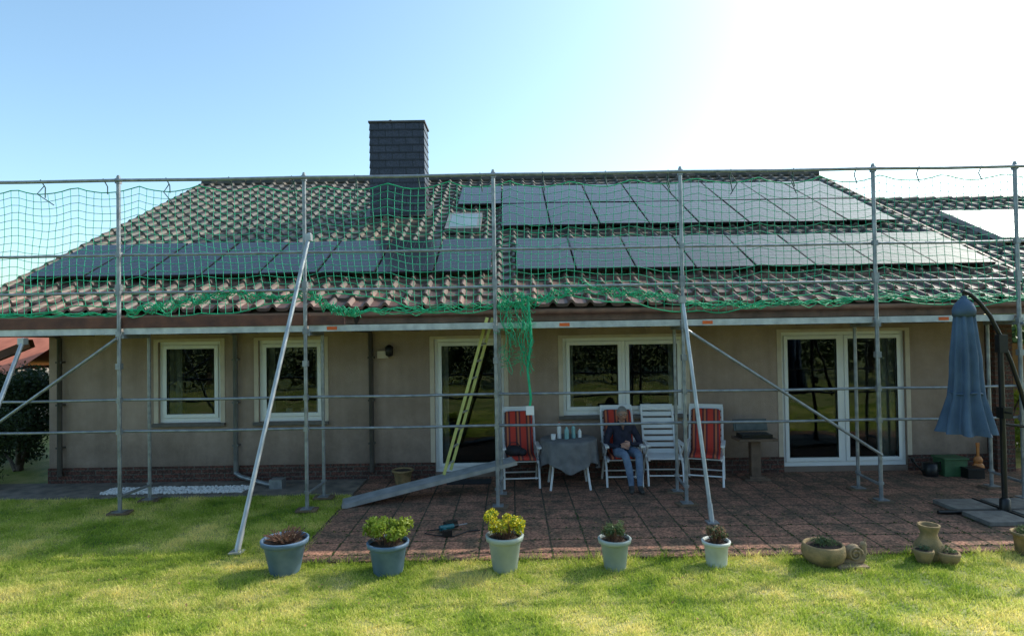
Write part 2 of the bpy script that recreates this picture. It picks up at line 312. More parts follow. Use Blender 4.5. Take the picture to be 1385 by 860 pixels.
w1=window('window',openings[0],1); w2=window('window',openings[1],1); d1=window('patio_door',openings[2],1,False); w3=window('window',openings[3],2); d2=window('patio_door',openings[4],2,False)
b=MB()
def curtain(x0,x1,z0,z1,y=10.62):
    n=int((x1-x0)/.02)+2; vs=[];
    for i in range(n):
        x=x0+(x1-x0)*i/(n-1); yo=.025*math.sin(x*55)+.01*math.sin(x*131)
        vs+= [(x,y+yo,z0),(x,y+yo*.7,z1)]
    b.add(vs,[(2*i,2*i+2,2*i+3,2*i+1) for i in range(n-1)],0,True)
curtain(-5.85,-5.64,.9,2.4); curtain(-3.36,-3.1,.9,2.4); curtain(.8,1.03,.9,2.4); curtain(2.66,2.9,.9,2.4); curtain(6.2,6.5,.1,2.4); curtain(-4.2,-4.06,.9,2.4); curtain(-1.28,-1.1,.1,2.4)
b.build('curtains',M['curtain'],house)
b=MB()
for x,r_ in ((-3.85,.06),(-3.6,.045),(2.3,.06),(1.3,.05)): b.lathe(x,10.7,[(r_*.7,1.0),(r_,1.14),(r_*.9,1.15)],14,0)
b.build('sill_plant_pots',M['curtain'],house)
leaves('sill_plants',[(-3.85,10.7,1.3,.12,.1,.15),(2.3,10.72,1.3,.14,.1,.17),(1.3,10.7,1.25,.1,.1,.12)],700,.03,M['leafmid'],house,shell=.2)
# roof
SL=.49; EY,EZ=9.3,2.78
def roof_tiles(name,x0,x1,nrow,loc,parent,tw=.28,cl=.305):
    nt_=int(round((x1-x0)/tw)); us=[0,.08,.16,.24,.32,.4,.55,.8]; prof=[]
    for u in us: prof.append(.058*math.sin(math.pi*u/.4) if u<.4 else -.01*math.sin(math.pi*(u-.4)/.6))
    X=[];H=[]
    for t in range(nt_):
        for u,hh in zip(us,prof): X.append((t+u)*tw); H.append(hh)
    X.append(nt_*tw); H.append(0); n=len(X); b=MB(); vs=[];fs=[]
    lines=[(-.03,0-.045)]
    for rr in range(nrow): lines.append((rr*cl,.045)); lines.append(((rr+1)*cl+.0,.0))
    for li,(y,off) in enumerate(lines):
        for i in range(n):
            jt=.008*noise.noise(Vector((X[i]*1.5,y*2,3)))+.006*noise.noise(Vector((int(X[i]/tw)*7.3,li//2*3.1,1)))
            if li==0: vs.append((X[i],0,H[i]+off+.04))
            else: vs.append((X[i],y,y*SL+off+H[i]+jt))
    for li in range(len(lines)-1):
        for i in range(n-1): fs.append((li*n+i,li*n+i+1,(li+1)*n+i+1,(li+1)*n+i))
    b.add(vs,fs,0,False)
    o=b.build(name,M['tile'],parent,loc); return o
roof=roof_tiles('roof_tiles',-8.4,8.4,25,(-8.4,EY,EZ),house)
RY=EY+25*.305; RZ=EZ+25*.305*SL
b=MB()
th=.1
for (ya,za,yb,zb) in ((EY+.03,EZ-.05,RY,RZ-.05),(RY,RZ-.05,24.6,EZ-.05)):
    vs=[(-8.38,ya,za),(8.38,ya,za),(8.38,yb,zb),(-8.38,yb,zb)]; vs+=[(x,y,z-th) for x,y,z in vs]
    b.add(vs,[(0,1,2,3),(4,7,6,5),(0,4,5,1),(1,5,6,2),(2,6,7,3),(3,7,4,0)])
b.build('roof_deck',M['soffit'],house)
b=MB(); n=int(16.8/.4)
for i in range(n):
    x=-8.4+i*.4; b.cyl((x,RY,RZ+.01),(x+.415,RY,RZ+.03),.1,.12,12)
b.build('ridge_tiles',M['tile'],house)
b=MB()
for x in (-8.44,8.385):
    for (ya,za,yb,zb) in ((EY,EZ,RY-.002,RZ),(RY+.002,RZ,24.6,EZ)):
        vs=[(x,ya,za-.2),(x+.05,ya,za-.2),(x+.05,yb,zb-.2),(x,yb,zb-.2),(x,ya,za+.03),(x+.05,ya,za+.03),(x+.05,yb,zb+.03),(x,yb,zb+.03)]
        b.add(vs,[(0,3,2,1),(4,5,6,7),(0,1,5,4),(1,2,6,5),(2,3,7,6),(3,0,4,7)])
b.box(-8.38,14.5,EY+.0,EY+.028,2.56,2.74)
b.build('fascia_boards',M['fascia'],house)
b=MB(); b.box(-8.3,8.3,EY+.04,YW-.003,2.53,2.555)
for x in np.arange(-7.9,8.2,.9): b.box(x,x+.08,EY+.05,YW-.004,2.44,2.529)
b.build('soffit_rafters',M['soffit'],house)
b=MB()
n=10; prof=[(EY-.07+.06*math.cos(math.pi+math.pi*k/n),2.72+.06*math.sin(math.pi+math.pi*k/n)) for k in range(n+1)]
vs=[];
for x in (-8.4,14.5):
    vs+=[(x,y,z) for y,z in prof]
b.add(vs,[(k,k+1,n+2+k,n+1+k) for k in range(n)],0,True); b.build('gutter',M['fascia'],house)
b=MB()
for x,mm in ((-4.56,0),(-2.33,1),(-7.45,1)):
    b.tube([(x,9.3,2.66),(x,9.36,2.48),(x,10.12,2.46),(x,10.22,2.4),(x,10.22,.15)],.04,10,mm)
    for z in (.6,1.3,2.0): b.box(x-.05,x+.05,10.19,10.29,z,z+.03,mm)
b.tube([(-4.56,10.2,.17),(-4.45,10.15,.12),(-3.9,9.85,.06),(-3.75,9.8,.06)],.035,10,2); b.box(-3.82,-3.62,9.7,9.88,.021,.16,2)
b.build('downpipes',[M['pipe'],M['pipedark'],M['galv']],house)
b=MB(); b.box(-2.22,-2.05,10.2,10.29,2.0,2.12,1); b.lathe(-2.02,10.18,[(.02,2.22),(.07,2.18),(.06,2.05),(.03,2.03)],14,0); b.box(-2.05,-1.98,10.2,10.29,2.1,2.2,0)
b.build('wall_lamp',[M['black'],M['trim']],house)
# chimney
b=MB(); cx,cy,hw,hd=-2.49,14.03,.6,.33; z=4.7; ch=.1685
while z<6.95:
    g=.014; vs=[]
    for zz,e in ((z,g),(z+ch,0)):
        for sx,sy in ((-1,-1),(1,-1),(1,1),(-1,1)): vs.append((cx+sx*(hw+e),cy+sy*(hd+e),zz))
    b.add(vs,[(0,1,5,4),(1,2,6,5),(2,3,7,6),(3,0,4,7),(0,3,2,1),(4,5,6,7)]); z+=ch
b.box(cx-hw-.03,cx+hw+.03,cy-hd-.03,cy+hd+.03,z,z+.04,1); b.lathe(cx-.2,cy,[(.09,z+.04),(.09,z+.1),(.05,z+.11),(.05,z+.15),(.02,z+.17)],12,1,capt=True)
b.add([(cx-hw-.15,cy-hd-.12,EZ+SL*(cy-hd-.12-EY)+.075),(cx+hw+.15,cy-hd-.12,EZ+SL*(cy-hd-.12-EY)+.075),(cx+hw+.15,cy+hd,EZ+SL*(cy+hd-EY)+.075),(cx-hw-.15,cy+hd,EZ+SL*(cy+hd-EY)+.075)],[(0,1,2,3)],1)
b.build('chimney',[M['slate'],M['pipedark']],house)
# panels
def rz(y,off=0): return EZ+SL*(y-EY)+off
ny=Vector((0,-SL,1)).normalized(); sl=Vector((0,1,SL)).normalized()
def panel_row(x0,n,pitch,ya,yb):
    b=MB(); L=(yb-ya)/sl.y
    for i in range(n):
        x=x0+(i+.5)*pitch; ym=(ya+yb)/2; c=Vector((x,ym,rz(ym,.135)))+ny*random.uniform(-.002,.002); w=(pitch-.03)/2; h=L/2-.01
        nn=(ny+Vector((random.uniform(-.012,.012),random.uniform(-.012,.012),0))).normalized(); ux=Vector((1,0,0)); ux=(ux-nn*ux.dot(nn)).normalized(); uy=nn.cross(ux)
        b.obox(c,ux*w,uy*h,nn*.018,1)
        b.obox(c+nn*.0195,ux*(w-.014),uy*(h-.014),nn*.001,0)
        for k in range(1,6): b.obox(c+nn*.021+ux*(-w+k*2*w/6),ux*.002,uy*(h-.02),nn*.0004,2)
        for k in range(1,10): b.obox(c+nn*.0213+uy*(-h+k*2*h/10),ux*(w-.02),uy*.002,nn*.0004,2)
    for yy in (ya+.3,yb-.3): b.obox((x0+n*pitch/2,yy,rz(yy,.085)),(n*pitch/2,0,0),sl*.02,ny*.02,3)
    return b.build('solar_panel_array',[M['solar'],M['solarframe'],M['busbar'],M['alu']])
panel_row(-8.09,8,.97,10.32,11.85); panel_row(.08,8,1.0,10.32,11.85)
panel_row(-.2,8,1.01,12.6,14.13); panel_row(-1.21,9,1.01,14.17,15.72)
b=MB(); ym=13.0; c=Vector((-.97,ym,rz(ym,.1))); b.obox(c,(.36,0,0),sl*.56,ny*.05,0); b.obox(c+ny*.052,(.28,0,0),sl*.46,ny*.002,1)
M['skyglass']=pm('skylight_glass',(.16,.22,.22),(.1,.15,.15),.12,scale=2); b.build('roof_window',[M['pipe'],M['skyglass']],house)
# wing on right
wing=empty('side_wing_building')
roof_tiles('roof_tiles',8.5,14.94,18,(8.46,EY+.02,EZ-.14),wing)
wy=EY+.02+18*.305; wz=EZ-.14+18*.305*SL
b=MB(); b.add([(8.5,EY+.06,EZ-.2),(14.9,EY+.06,EZ-.2),(14.9,wy,wz-.06),(8.5,wy,wz-.06)],[(0,1,2,3)]); b.add([(8.5,wy,wz),(14.9,wy,wz),(14.9,wy+5.4,EZ-.2),(8.5,wy+5.4,EZ-.2)],[(0,1,2,3)])
for i in range(16): b.cyl((8.5+i*.4,wy,wz),(8.92+i*.4,wy,wz+.02),.1,.12,10,1)
b.build('roof_back',[M['soffit'],M['tile']],wing)
b=MB(); b.box(7.83,8.12,10.1,10.4,0,2.55); b.box(14.3,14.6,10.1,10.4,0,2.55); b.build('brick_pier',M['plinth'],wing)
def wz_(y): return EZ-.14+SL*(y-EY-.02)
b=MB(); ym=12.65; c=Vector((11.0,ym,wz_(ym)+.14)); b.obox(c,(1.65,0,0),sl*.95,ny*.05,0); b.obox(c+ny*.053,(1.6,0,0),sl*.9,ny*.002,1)
M['collector']=pm('collector_sky_sheen',(.95,.96,.97),(.9,.92,.94),.3,metal=.6,scale=2); b.build('solar_collector',[M['alu'],M['collector']],wing)  # near-white base colour paints in the bright sky reflected by the pane
M['fence']=pm('fence_wood',(.42,.23,.11),(.26,.14,.07),.8,scale=6,bump=.3)
b=MB(); x=8.3
while x<15:
    b.box(x,x+.12,12.6,12.625,.1,2.0+.02*math.sin(x*9)); x+=.14
for z in (.5,1.1,1.8): b.box(8.3,15,12.63,12.67,z,z+.08)
b.build('wooden_fence',M['fence'])
# ------------------------------------------------------------------ scaffolding
scaf=empty('scaffolding'); YF,YI=8.5,9.13
PX=[-7.95,-5.38,-2.83,-.23,2.34,4.99,6.94,9.5]
b=MB()
def coupler(p): b.box(p[0]-.035,p[0]+.035,p[1]-.035,p[1]+.035,p[2]-.04,p[2]+.04,0)
for i,x in enumerate(PX):
    b.cyl((x,YF,.03),(x,YF,4.62),.026,n=12); b.cyl((x,YF,4.62),(x,YF,4.64),.019,n=8)
    b.cyl((x+.04,YI,.03),(x+.04,YI,2.5),.024,n=12)
    for z in (2.02,3.1): coupler((x,YF,z))
    for z in (1.13,1.56,2.46,3.03,3.55,4.56): b.box(x-.03,x+.03,YF-.032,YF+.032,z-.035,z+.035,0)
    b.box(x-.02,x+.06,YF,YI,2.4,2.45,0)
    b.cyl((x,YF,.25),(x+.04,YI,.25),.02)
    for yy,xx in ((YF,x),(YI,x+.04)):
        b.box(xx-.075,xx+.075,yy-.075,yy+.075,.05,.058,0); b.cyl((xx,yy,.06),(xx,yy,.3),.017,n=8); b.lathe(xx,yy,[(.04,.26),(.04,.29)],8,0,capt=True)
b.build('standards',M['galv'],scaf,bevel=0)
b=MB()
for i in range(len(PX)-1):
    a,c=PX[i],PX[i+1]
    for z,yy in ((4.565,YF-.03),(3.55,YF+.045),(3.03,YF+.045),(1.56,YF+.045),(1.13,YF+.045)):
        b.tube([(a,yy,z),((a+c)/2,yy,z-.008),(c,yy,z)],.0185 if z<4 else .023,8)
b.cyl((-5.38,YF-.05,2.4),(-7.95,YF-.05,.62),.021); b.cyl((2.34,YF-.05,2.42),(4.99,YF-.05,.66),.021)
b.cyl((6.94,YF-.05,2.42),(9.5,YF-.05,.66),.021)
b.build('ledgers_and_braces',M['galv'],scaf)
b=MB()
for p0,p1 in (((-3.09,6.93,.03),(-2.72,8.38,3.78)),((2.43,7.71,.03),(2.3,8.38,2.85)),((-6.35,6.9,.03),(-6.62,8.42,2.42))):
    b.cyl(p0,p1,.027,n=12); d=(Vector(p1)-Vector(p0)).normalized(); q=Vector(p0)
    b.obox(q,(.07,0,0),(0,.07,0),(0,0,.008)); q2=Vector(p0)+d*(Vector(p1)-Vector(p0)).length*.985; b.obox(q2,(.04,0,0),(0,.045,0),(0,0,.045)); b.cyl(q+d*.02,q+d*.22,.034,n=12)
b.build('raking_props',M['alu'],scaf)
b=MB()
for i,x in enumerate(PX):
    for yy,xx in ((YF,x),(YI,x+.04)):
        a=random.uniform(-.3,.3); b.obox((xx,yy,.034),(.14*math.cos(a),.14*math.sin(a),0),(-.09*math.sin(a),.09*math.cos(a),0),(0,0,.015))
b.build('base_pads',M['woodpad'],scaf,bevel=.004)
b=MB()
for i in range(len(PX)-1):
    a,c=PX[i]+.03,PX[i+1]-.03
    for y0,y1 in ((YF+.05,YF+.33),(YF+.35,YI-.02)):
        b.box(a,c,y0,y1,2.49,2.535,0)
        b.box(a,c,y0-.002,y0+.02,2.455,2.5405,1); b.box(a,c,y1-.02,y1+.002,2.455,2.5405,1)
    if i in (2,3,4,5):
        xo=a+.6*(i%2)+.25; b.box(xo,xo+.14,YF+.044,YF+.0475,2.475,2.52,2)
    if i<2: b.box(a-.05,c+.08,YF+.03,YF+.055-.01*(i%2),2.545,2.69,3)
    elif i==2: b.box(-2.8,-2.3,YF+.03,YF+.05,2.545,2.67,3)
b.build('deck_platforms',[M['deck'],M['deckedge'],M['orange'],M['toe']],scaf)
# ------------------------------------------------------------------ net
b=MB(); YN=YF+.08; ms=.105; x0,x1=-8.3,9.4; ztop=4.5; zbot=2.78; nx=int((x1-x0)/ms); nz=int((ztop-zbot)/ms)
def netp(i,j):
    x=x0+i*ms; z=ztop-j*ms; u=j/nz; ph=(x/.86)%1; sag=.09*math.sin(math.pi*ph)**.8*(1-u*.5)
    nn=noise.noise(Vector((x*.7,z*.8,1.3))); n2=noise.noise(Vector((x*.5,z*.6,7.7))); n3=noise.noise(Vector((x*3,z*3,2)))
    amp=.3+1.0*u
    bunch=.2*max(0,u-.6)*math.sin(x*1.9)
    return (x+.12*n2*amp+.016*n3, YN+.10*nn*(.4+u)+.02*n3, z-sag+.12*nn*amp+bunch+.016*noise.noise(Vector((x*4,z*4,9))))
G=[[netp(i,j) for j in range(nz+1)] for i in range(nx+1)]
for i in range(nx+1): b.tube(G[i],.0044,3,0,False)
for j in range(nz+1): b.tube([G[i][j] for i in range(nx+1)],.0044 if 0<j<nz else .008,3 if 0<j<nz else 5,0 if 0<j<nz else 1,False)
k=0
while True:
    x=x0+.15+k*.86; k+=1
    if x>x1: break
    b.tube([(x,YF-.03,4.59),(x+.01,YF+.05,4.5),(x+.03,YF+.02,4.42-random.random()*.12)],.008,5,2)
    if random.random()<.5: b.tube([(x+.02,YF+.02,4.52),(x+.03+random.uniform(-.1,.1),YF-.01,4.4),(x+.08+random.uniform(-.12,.12),YF-.02,4.24)],.007,5,2)
def clump(xa,za,xb,zb,sag,nst,jit,r=.006,m=1):
    for s in range(nst):
        pts=[];ph=random.random()*50
        N=34
        for q in range(N+1):
            t=q/N; pts.append((xa+(xb-xa)*t+jit*.6*noise.noise(Vector((t*9,ph,0))),YN-.03+jit*.7*noise.noise(Vector((t*9,ph,5))),za+(zb-za)*t-sag*4*t*(1-t)+jit*noise.noise(Vector((t*11,ph,9)))))
        b.tube(pts,r,4,m,False)
clump(-5.3,2.76,-3.9,3.02,.02,10,.16); clump(-3.9,3.02,-2.85,2.95,.05,8,.13); clump(-2.8,3.0,-2.1,2.7,.08,9,.15)
clump(-.2,2.78,1.0,3.02,.05,9,.16); clump(1.0,3.02,2.3,2.85,.02,9,.13); clump(2.4,2.75,4.9,2.78,.03,7,.12); clump(4.9,2.82,9.3,2.8,.04,6,.12); clump(-8.3,2.78,-5.4,2.75,.03,5,.1)
clump(-2.1,2.72,-.2,2.78,.02,5,.1)
for s in range(20):
    ph=random.random()*60; N=22; top=(-.15+random.uniform(-.03,.3),YF-.04,2.95); L_=random.uniform(.6,1.2); pts=[]
    for q in range(N+1):
        t=q/N; pts.append((top[0]+.12*t*random.choice((.9,1))+.12*noise.noise(Vector((t*4,ph,0))),top[1]+.06*noise.noise(Vector((t*4,ph,4))),top[2]-L_*t))
    b.tube(pts,.005,4,1,False)
b.tube([(.22,YF-.03,2.9),(.26,YF-.05,2.3),(.2,YF-.03,1.9),(.24,YF-.04,1.5),(.22,YF-.04,1.38)],.02,6,1)
for q in range(90):
    z=random.uniform(1.95,2.95); x=.05+random.uniform(-.22,.2); b.tube([(x,YF-.05,z),(x+random.uniform(-.1,.1),YF-.07,z-.05),(x+random.uniform(-.12,.12),YF-.03,z-.02)],.004,3,1,False)
b.box(.17,.28,YF-.06,YF-.05,1.28,1.4,3)
b.build('safety_net',[M['net'],M['rope'],M['strap'],M['white']])
# ------------------------------------------------------------------ plank & ladder
b=MB(); p0=Vector((-2.42,8.75,.05)); p1=Vector((0.0,9.3,.50)); d=(p1-p0); L_=d.length/2; d.normalize(); s=Vector((-d.y,d.x,0)).normalized(); nn=d.cross(s)
c=(p0+p1)/2; b.obox(c,d*L_,s*.16,nn*.008)
for sg in (-1,1): b.obox(c+s*.165*sg-nn*.015,d*L_,s*.006,nn*.03)
for k in range(-5,6): b.obox(c+s*.026*k+nn*.0095,d*(L_-.03),s*.005,nn*.0018)
b.build('aluminium_plank',M['alu'])
M['ladder']=pm('ladder_yellow',(.6,.6,.2),(.45,.45,.14),.5,scale=8)
b=MB(); a0=Vector((-1.02,9.02,.36)); a1=Vector((-.36,9.0,2.62)); off=Vector((.07,.3,.0))
for o in (Vector((0,0,0)),off):
    dd=(a1-a0)/2; q=dd.normalized(); yv=Vector((0,1,0)); b.obox((a0+a1)/2+o,dd,yv*.013,q.cross(yv)*.022)
for k in range(9):
    t=.06+k*.11; p=a0.lerp(a1,t); b.cyl(p,p+off,.016,n=8,m=1)
b.build('ladder',[M['ladder'],M['alu']])
# ------------------------------------------------------------------ pots
M['potblue']=pm('pot_blue',(.14,.22,.32),(.08,.14,.21),.5,scale=7); M['potgrey']=pm('pot_greygreen',(.4,.45,.42),(.29,.34,.32),.5,scale=6)
M['potwhite']=pm('pot_white',(.75,.77,.73),(.48,.5,.45),.5,scale=5); M['terra']=pm('terracotta_mossy',(.4,.26,.12),(.13,.11,.05),.85,scale=9,bump=.4)
def pot(name,x,y,rt,rb,h,mat):
    e=empty(name,(x,y,0)); b=MB(); rl=rt*1.0
    b.lathe(0,0,[(rb*.96,0.0),(rb,.012),(rb+(rt-rb)*.82-.015,h*.8),(rt*.93,h*.84),(rl,h*.86),(rl+.006,h*.98),(rl,h),(rl-.018,h),(rl-.022,h*.9)],36,0)
    b.lathe(0,0,[(rl-.021,h*.89),(rl*.5,h*.91),(.001,h*.92)],36,1,capb=False)
    b.build('pot',[mat,M['soil']],e,loc=(0,0,.0)); return e
PY=6.37
def stems(e,n,r,z0,z1,mat,rad=.003,spread=1):
    b=MB()
    for i in range(n):
        a=random.random()*6.28; q=r*random.random()**.5; z=z0+(z1-z0)*random.uniform(.4,1)
        b.tube([(q*.5*math.cos(a),q*.5*math.sin(a),z0-.03),(q*.8*math.cos(a+.2),q*.8*math.sin(a),(z0+z)/2),(q*spread*math.cos(a),q*spread*math.sin(a+.15),z)],rad,4,0,False)
    b.build('stems',mat,e)
e=pot('flower_pot',-2.37,6.42,.235,.15,.34,M['potblue']); stems(e,150,.17,.3,.42,M['twig'],.004,1.2); leaves('dry_leaves',[(0,0,.34,.14,.12,.04)],260,.014,M['pinkleaf'],e)
e=pot('flower_pot',-1.30,PY,.21,.15,.31,M['potblue']); stems(e,60,.2,.3,.46,M['twig'],.003,1.1)
bl=[(random.uniform(-.22,.22),random.uniform(-.15,.15),.42+random.uniform(-.03,.09),.07,.07,.065) for _ in range(18)]; leaves('foliage',bl,3200,.017,M['leafyel'],e,shell=.2)
e=pot('flower_pot',-.11,PY,.19,.125,.36,M['potgrey']); stems(e,70,.18,.34,.55,M['twig'],.003,1.1)
bl=[(random.uniform(-.17,.17),random.uniform(-.12,.12),.46+random.uniform(-.03,.1),.06,.06,.06) for _ in range(14)]; leaves('foliage',bl,1300,.016,M['leafyel'],e,shell=.2); leaves('blossoms',bl,1300,.014,M['flower'],e,shell=.6)
e=pot('flower_pot',1.01,PY,.165,.11,.31,M['potgrey']); stems(e,60,.13,.3,.45,M['twig'],.003,1.1)
bl=[(random.uniform(-.1,.1),random.uniform(-.08,.08),.38+random.uniform(-.02,.05),.05,.05,.05) for _ in range(10)]; leaves('foliage',bl,1100,.013,M['leafgrey'],e,shell=.2)
e=pot('flower_pot',2.06,6.42,.14,.105,.25,M['potwhite']); stems(e,50,.1,.25,.38,M['twig'],.003,1.1)
bl=[(random.uniform(-.09,.09),random.uniform(-.07,.07),.32+random.uniform(-.02,.05),.045,.045,.045) for _ in range(10)]; leaves('foliage',bl,500,.013,M['pinkleaf'],e,shell=.2); leaves('foliage_green',bl,500,.012,M['leafgrey'],e,shell=.2)
e=empty('planter_bowl',(3.16,6.42,0)); b=MB(); b.lathe(0,0,[(.14,0),(.19,.05),(.215,.12),(.2,.19),(.19,.2),(.175,.2),(.17,.17)],30,0); b.lathe(0,0,[(.172,.17),(.08,.19),(.001,.2)],30,1,capb=False); b.build('bowl',[M['terra'],M['soil']],e)
leaves('foliage',[(0,0,.22,.13,.11,.04)],500,.012,M['leafgrey'],e,shell=.2)
M['statue']=pm('weathered_stone',(.42,.29,.17),(.24,.18,.11),.9,scale=14,bump=.4)
e=empty('garden_snail_figure',(3.42,6.34,0)); b=MB(); b.box(-.2,.1,-.12,.1,.004,.03)
b.ell((.0,0,.13),(.09,.05,.09),16); b.tube([(-.1,0,.04),(0,0,.05),(.08,0,.07),(.11,0,.14),(.10,0,.2)],[.02,.05,.045,.03,.032],10); b.ell((.105,-.0,.21),(.035,.03,.035),10)
b.tube([(.11,.01,.23),(.13,.015,.27)],.006,5); b.tube([(.11,-.01,.23),(.13,-.015,.27)],.006,5)
pts=[(.075*(1-q/26)*math.cos(q*.55),-.052,.13+.075*(1-q/26)*math.sin(q*.55)) for q in range(24)]; b.tube(pts,.011,6)
b.build('snail',M['statue'],e)
e=empty('strawberry_planter',(4.28,6.42,0)); b=MB()
b.lathe(0,.05,[(.1,0),(.15,.06),(.14,.15),(.09,.22),(.075,.27),(.1,.34),(.105,.36),(.085,.36),(.07,.28)],26,0)
b.lathe(.1,-.08,[(.06,0),(.1,.05),(.115,.11),(.105,.13),(.09,.12)],20,0); b.lathe(-.13,-.06,[(.06,.02),(.08,.07),(.095,.13),(.09,.15),(.075,.14)],20,0); b.ell((.1,-.08,.115),(.09,.09,.01),14,1); b.ell((-.13,-.06,.135),(.075,.075,.01),14,1)
b.build('jug_with_pockets',[M['terra'],M['soil']],e); leaves('foliage',[(.1,-.08,.14,.07,.07,.03),(-.13,-.06,.16,.05,.05,.03)],160,.014,M['leafgrey'],e)
e=pot('flower_pot',5.36,6.55,.14,.1,.24,M['terra']); leaves('foliage',[(0,0,.26,.1,.1,.05)],300,.014,M['leafgrey'],e)
e=pot('flower_pot',-1.78,9.95,.17,.12,.22,M['terra']); e.location.z=.018
# ------------------------------------------------------------------ parasol
M['canvas']=pm('parasol_canvas_blue',(.085,.14,.22),(.05,.085,.14),.85,scale=4,bump=.2,bscale=60)
par=empty('closed_parasol',(0,0,0)); b=MB()
cxp,cyp=5.75,7.9
prof=[(.02,2.78),(.05,2.72),(.085,2.6),(.1,2.55),(.12,2.3),(.145,2.0),(.15,1.75),(.165,1.5),(.21,1.3),(.245,1.12),(.26,1.04)][::-1]
def rip(a,j):
    f=(10-j)/10; return 1+(.2*f+.1)*math.sin(a*8+.5*math.sin(j))+.08*f*math.sin(a*3+1+j*.25)
b.lathe(cxp,cyp,prof,72,0,rip,capb=False)
b.lathe(cxp,cyp,[(.1,2.53),(.125,2.52),(.13,2.6),(.1,2.68),(.03,2.75)],30,0,capb=False)
b.tube([(cxp+.17*math.cos(t),cyp+.17*math.sin(t),1.55+.01*math.sin(3*t)) for t in np.linspace(0,6.28,24)],.012,5,0)
b.build('canopy',M['canvas'],par)
b=MB(); b.tube([(5.73,7.9,2.84),(5.83,7.9,2.80),(5.95,7.9,2.69),(6.08,7.9,2.52),(6.2,7.9,2.27),(6.33,7.9,1.93),(6.44,7.9,1.58),(6.52,7.9,1.26),(6.57,7.9,1.0)],.026,10)
b.cyl((cxp,7.9,1.0),(cxp,7.9,2.86),.016,n=8)
b.cyl((6.2,7.9,.05),(6.2,7.9,2.2),.032,n=14); b.box(6.16,6.27,7.86,7.94,2.05,2.28); b.cyl((6.2,7.9,1.15),(6.55,7.9,1.1),.018); b.box(6.17,6.29,7.84,7.96,1.22,1.36); b.cyl((6.2,7.84,1.3),(6.2,7.74,1.3),.01)
b.cyl((5.35,7.9,.05),(7.05,7.9,.05),.025,n=6); b.cyl((6.2,7.35,.05),(6.2,8.45,.05),.025,n=6); b.lathe(6.2,7.9,[(.06,.05),(.06,.2),(.035,.22)],12,0)
b.build('mast_and_arm',M['black'],par)
M['slab']=pm('ballast_slab',(.2,.19,.17),(.11,.1,.09),.9,scale=9,bump=.3); b=MB()
for x0_,x1_ in ((5.62,6.14),(6.26,6.78)):
    for y0_,y1_ in ((7.4,7.86),(7.94,8.4)): b.box(x0_,x1_,y0_,y1_,.022,.075)
b.build('ballast_slabs',M['slab'],par,bevel=.006)
# ------------------------------------------------------------------ garden furniture
M['cushion']=stripes('cushion_red_stripes',[(.6,.05,.03),(.6,.05,.03),(.6,.05,.03),(.12,.03,.03),(.55,.16,.07),(.15,.03,.04)],.17,0)
def chair(name,x,y,rot,cushion=True):
    e=empty(name,(x,y,.018),rot); b=MB(); W=.25
    for s in (-1,1):
        xx=s*(W+.02)
        b.tube([(xx,-.27,.0),(xx,-.2,.3),(xx,.1,.6)],.018,8); b.tube([(xx,.3,.0),(xx,.1,.3),(xx,-.22,.585)],.018,8)
        b.obox((xx,-.07,.62),(.03,0,0),(0,.26,0),(0,0,.013)); b.obox((xx*.93,-.0,.4),(.015,0,0),(0,.26,0),(0,0,.022))
        b.obox((xx*.93,.355,.755),(.016,0,0),(0,.13,.36),(0,.022,-.008))
    b.cyl((-W,-.235,.15),(W,-.235,.15),.012); b.cyl((-W,.2,.15),(W,.2,.15),.012)
    for k in range(6): b.obox((0,-.22+k*.085,.405),(W,0,0),(0,.032,0),(0,0,.008))
    for k in range(8): t=k/7; b.obox((0,.245+.235*t,.44+.655*t),(W-.01,0,0),(0,.011,.032),(0,.007,-.0025))
    b.obox((0,.49,1.12),(W+.01,0,0),(0,.012,.033),(0,.014,-.005))
    b.build('frame',M['white'],e,bevel=.003)
    if cushion:
        c=MB()
        path=[(-.29,.415),(-.27,.45),(-.1,.452),(.08,.452),(.17,.47)]+[(.19+.052*k,.52+.1445*k) for k in range(5)]
        vs=[];cols=13
        for i,(y_,z_) in enumerate(path):
            for j in range(cols):
                u=-1+2*j/(cols-1); q=(1-u**6); xx=u*(W-.02)
                off=.02*q+(.008*math.sin(i*1.6))*q
                vs.append((xx,y_-off*(.2 if i<4 else .9),z_+off*(1 if i<4 else .35)))
        nn_=len(path); c.add(vs,[(i*cols+j,i*cols+j+1,(i+1)*cols+j+1,(i+1)*cols+j) for i in range(nn_-1) for j in range(cols-1)],0,True)
        o=c.build('cushion',M['cushion'],e); sd=o.modifiers.new('solid','SOLIDIFY'); sd.thickness=.03; sd.offset=-1; ss=o.modifiers.new('sub','SUBSURF'); ss.levels=ss.render_levels=1
    return e
ch1=chair('garden_chair',.1,9.75,0.06); chair('garden_chair',1.68,9.75,0.0); ch3=chair('garden_chair',2.33,9.78,-.05,False); chair('garden_chair',2.98,9.72,-.35)
M['bag']=pm('dark_bag_fabric',(.03,.03,.04),(.015,.015,.02),.8,scale=10)
e=empty('handbag',(.0,9.68,.49)); b=MB(); b.ell((0,0,.07),(.15,.12,.085),16); b.tube([(-.1,0,.12),(-.05,-.02,.2),(.05,-.02,.2),(.1,0,.12)],.008,6); b.ell((.13,-.02,.05),(.07,.08,.06),12); b.build('bag',M['bag'],e)
M['cloth']=pm('table_cloth_grey',(.2,.2,.205),(.13,.13,.135),.9,scale=9,bump=.2,bscale=80)
e=empty('garden_table',(.84,9.62,.018)); b=MB(); n=72; vs=[];prof=[(0.001,.735),(.42,.735),(.435,.725),(.44,.66),(.445,.55),(.45,.44),(.455,.34)]
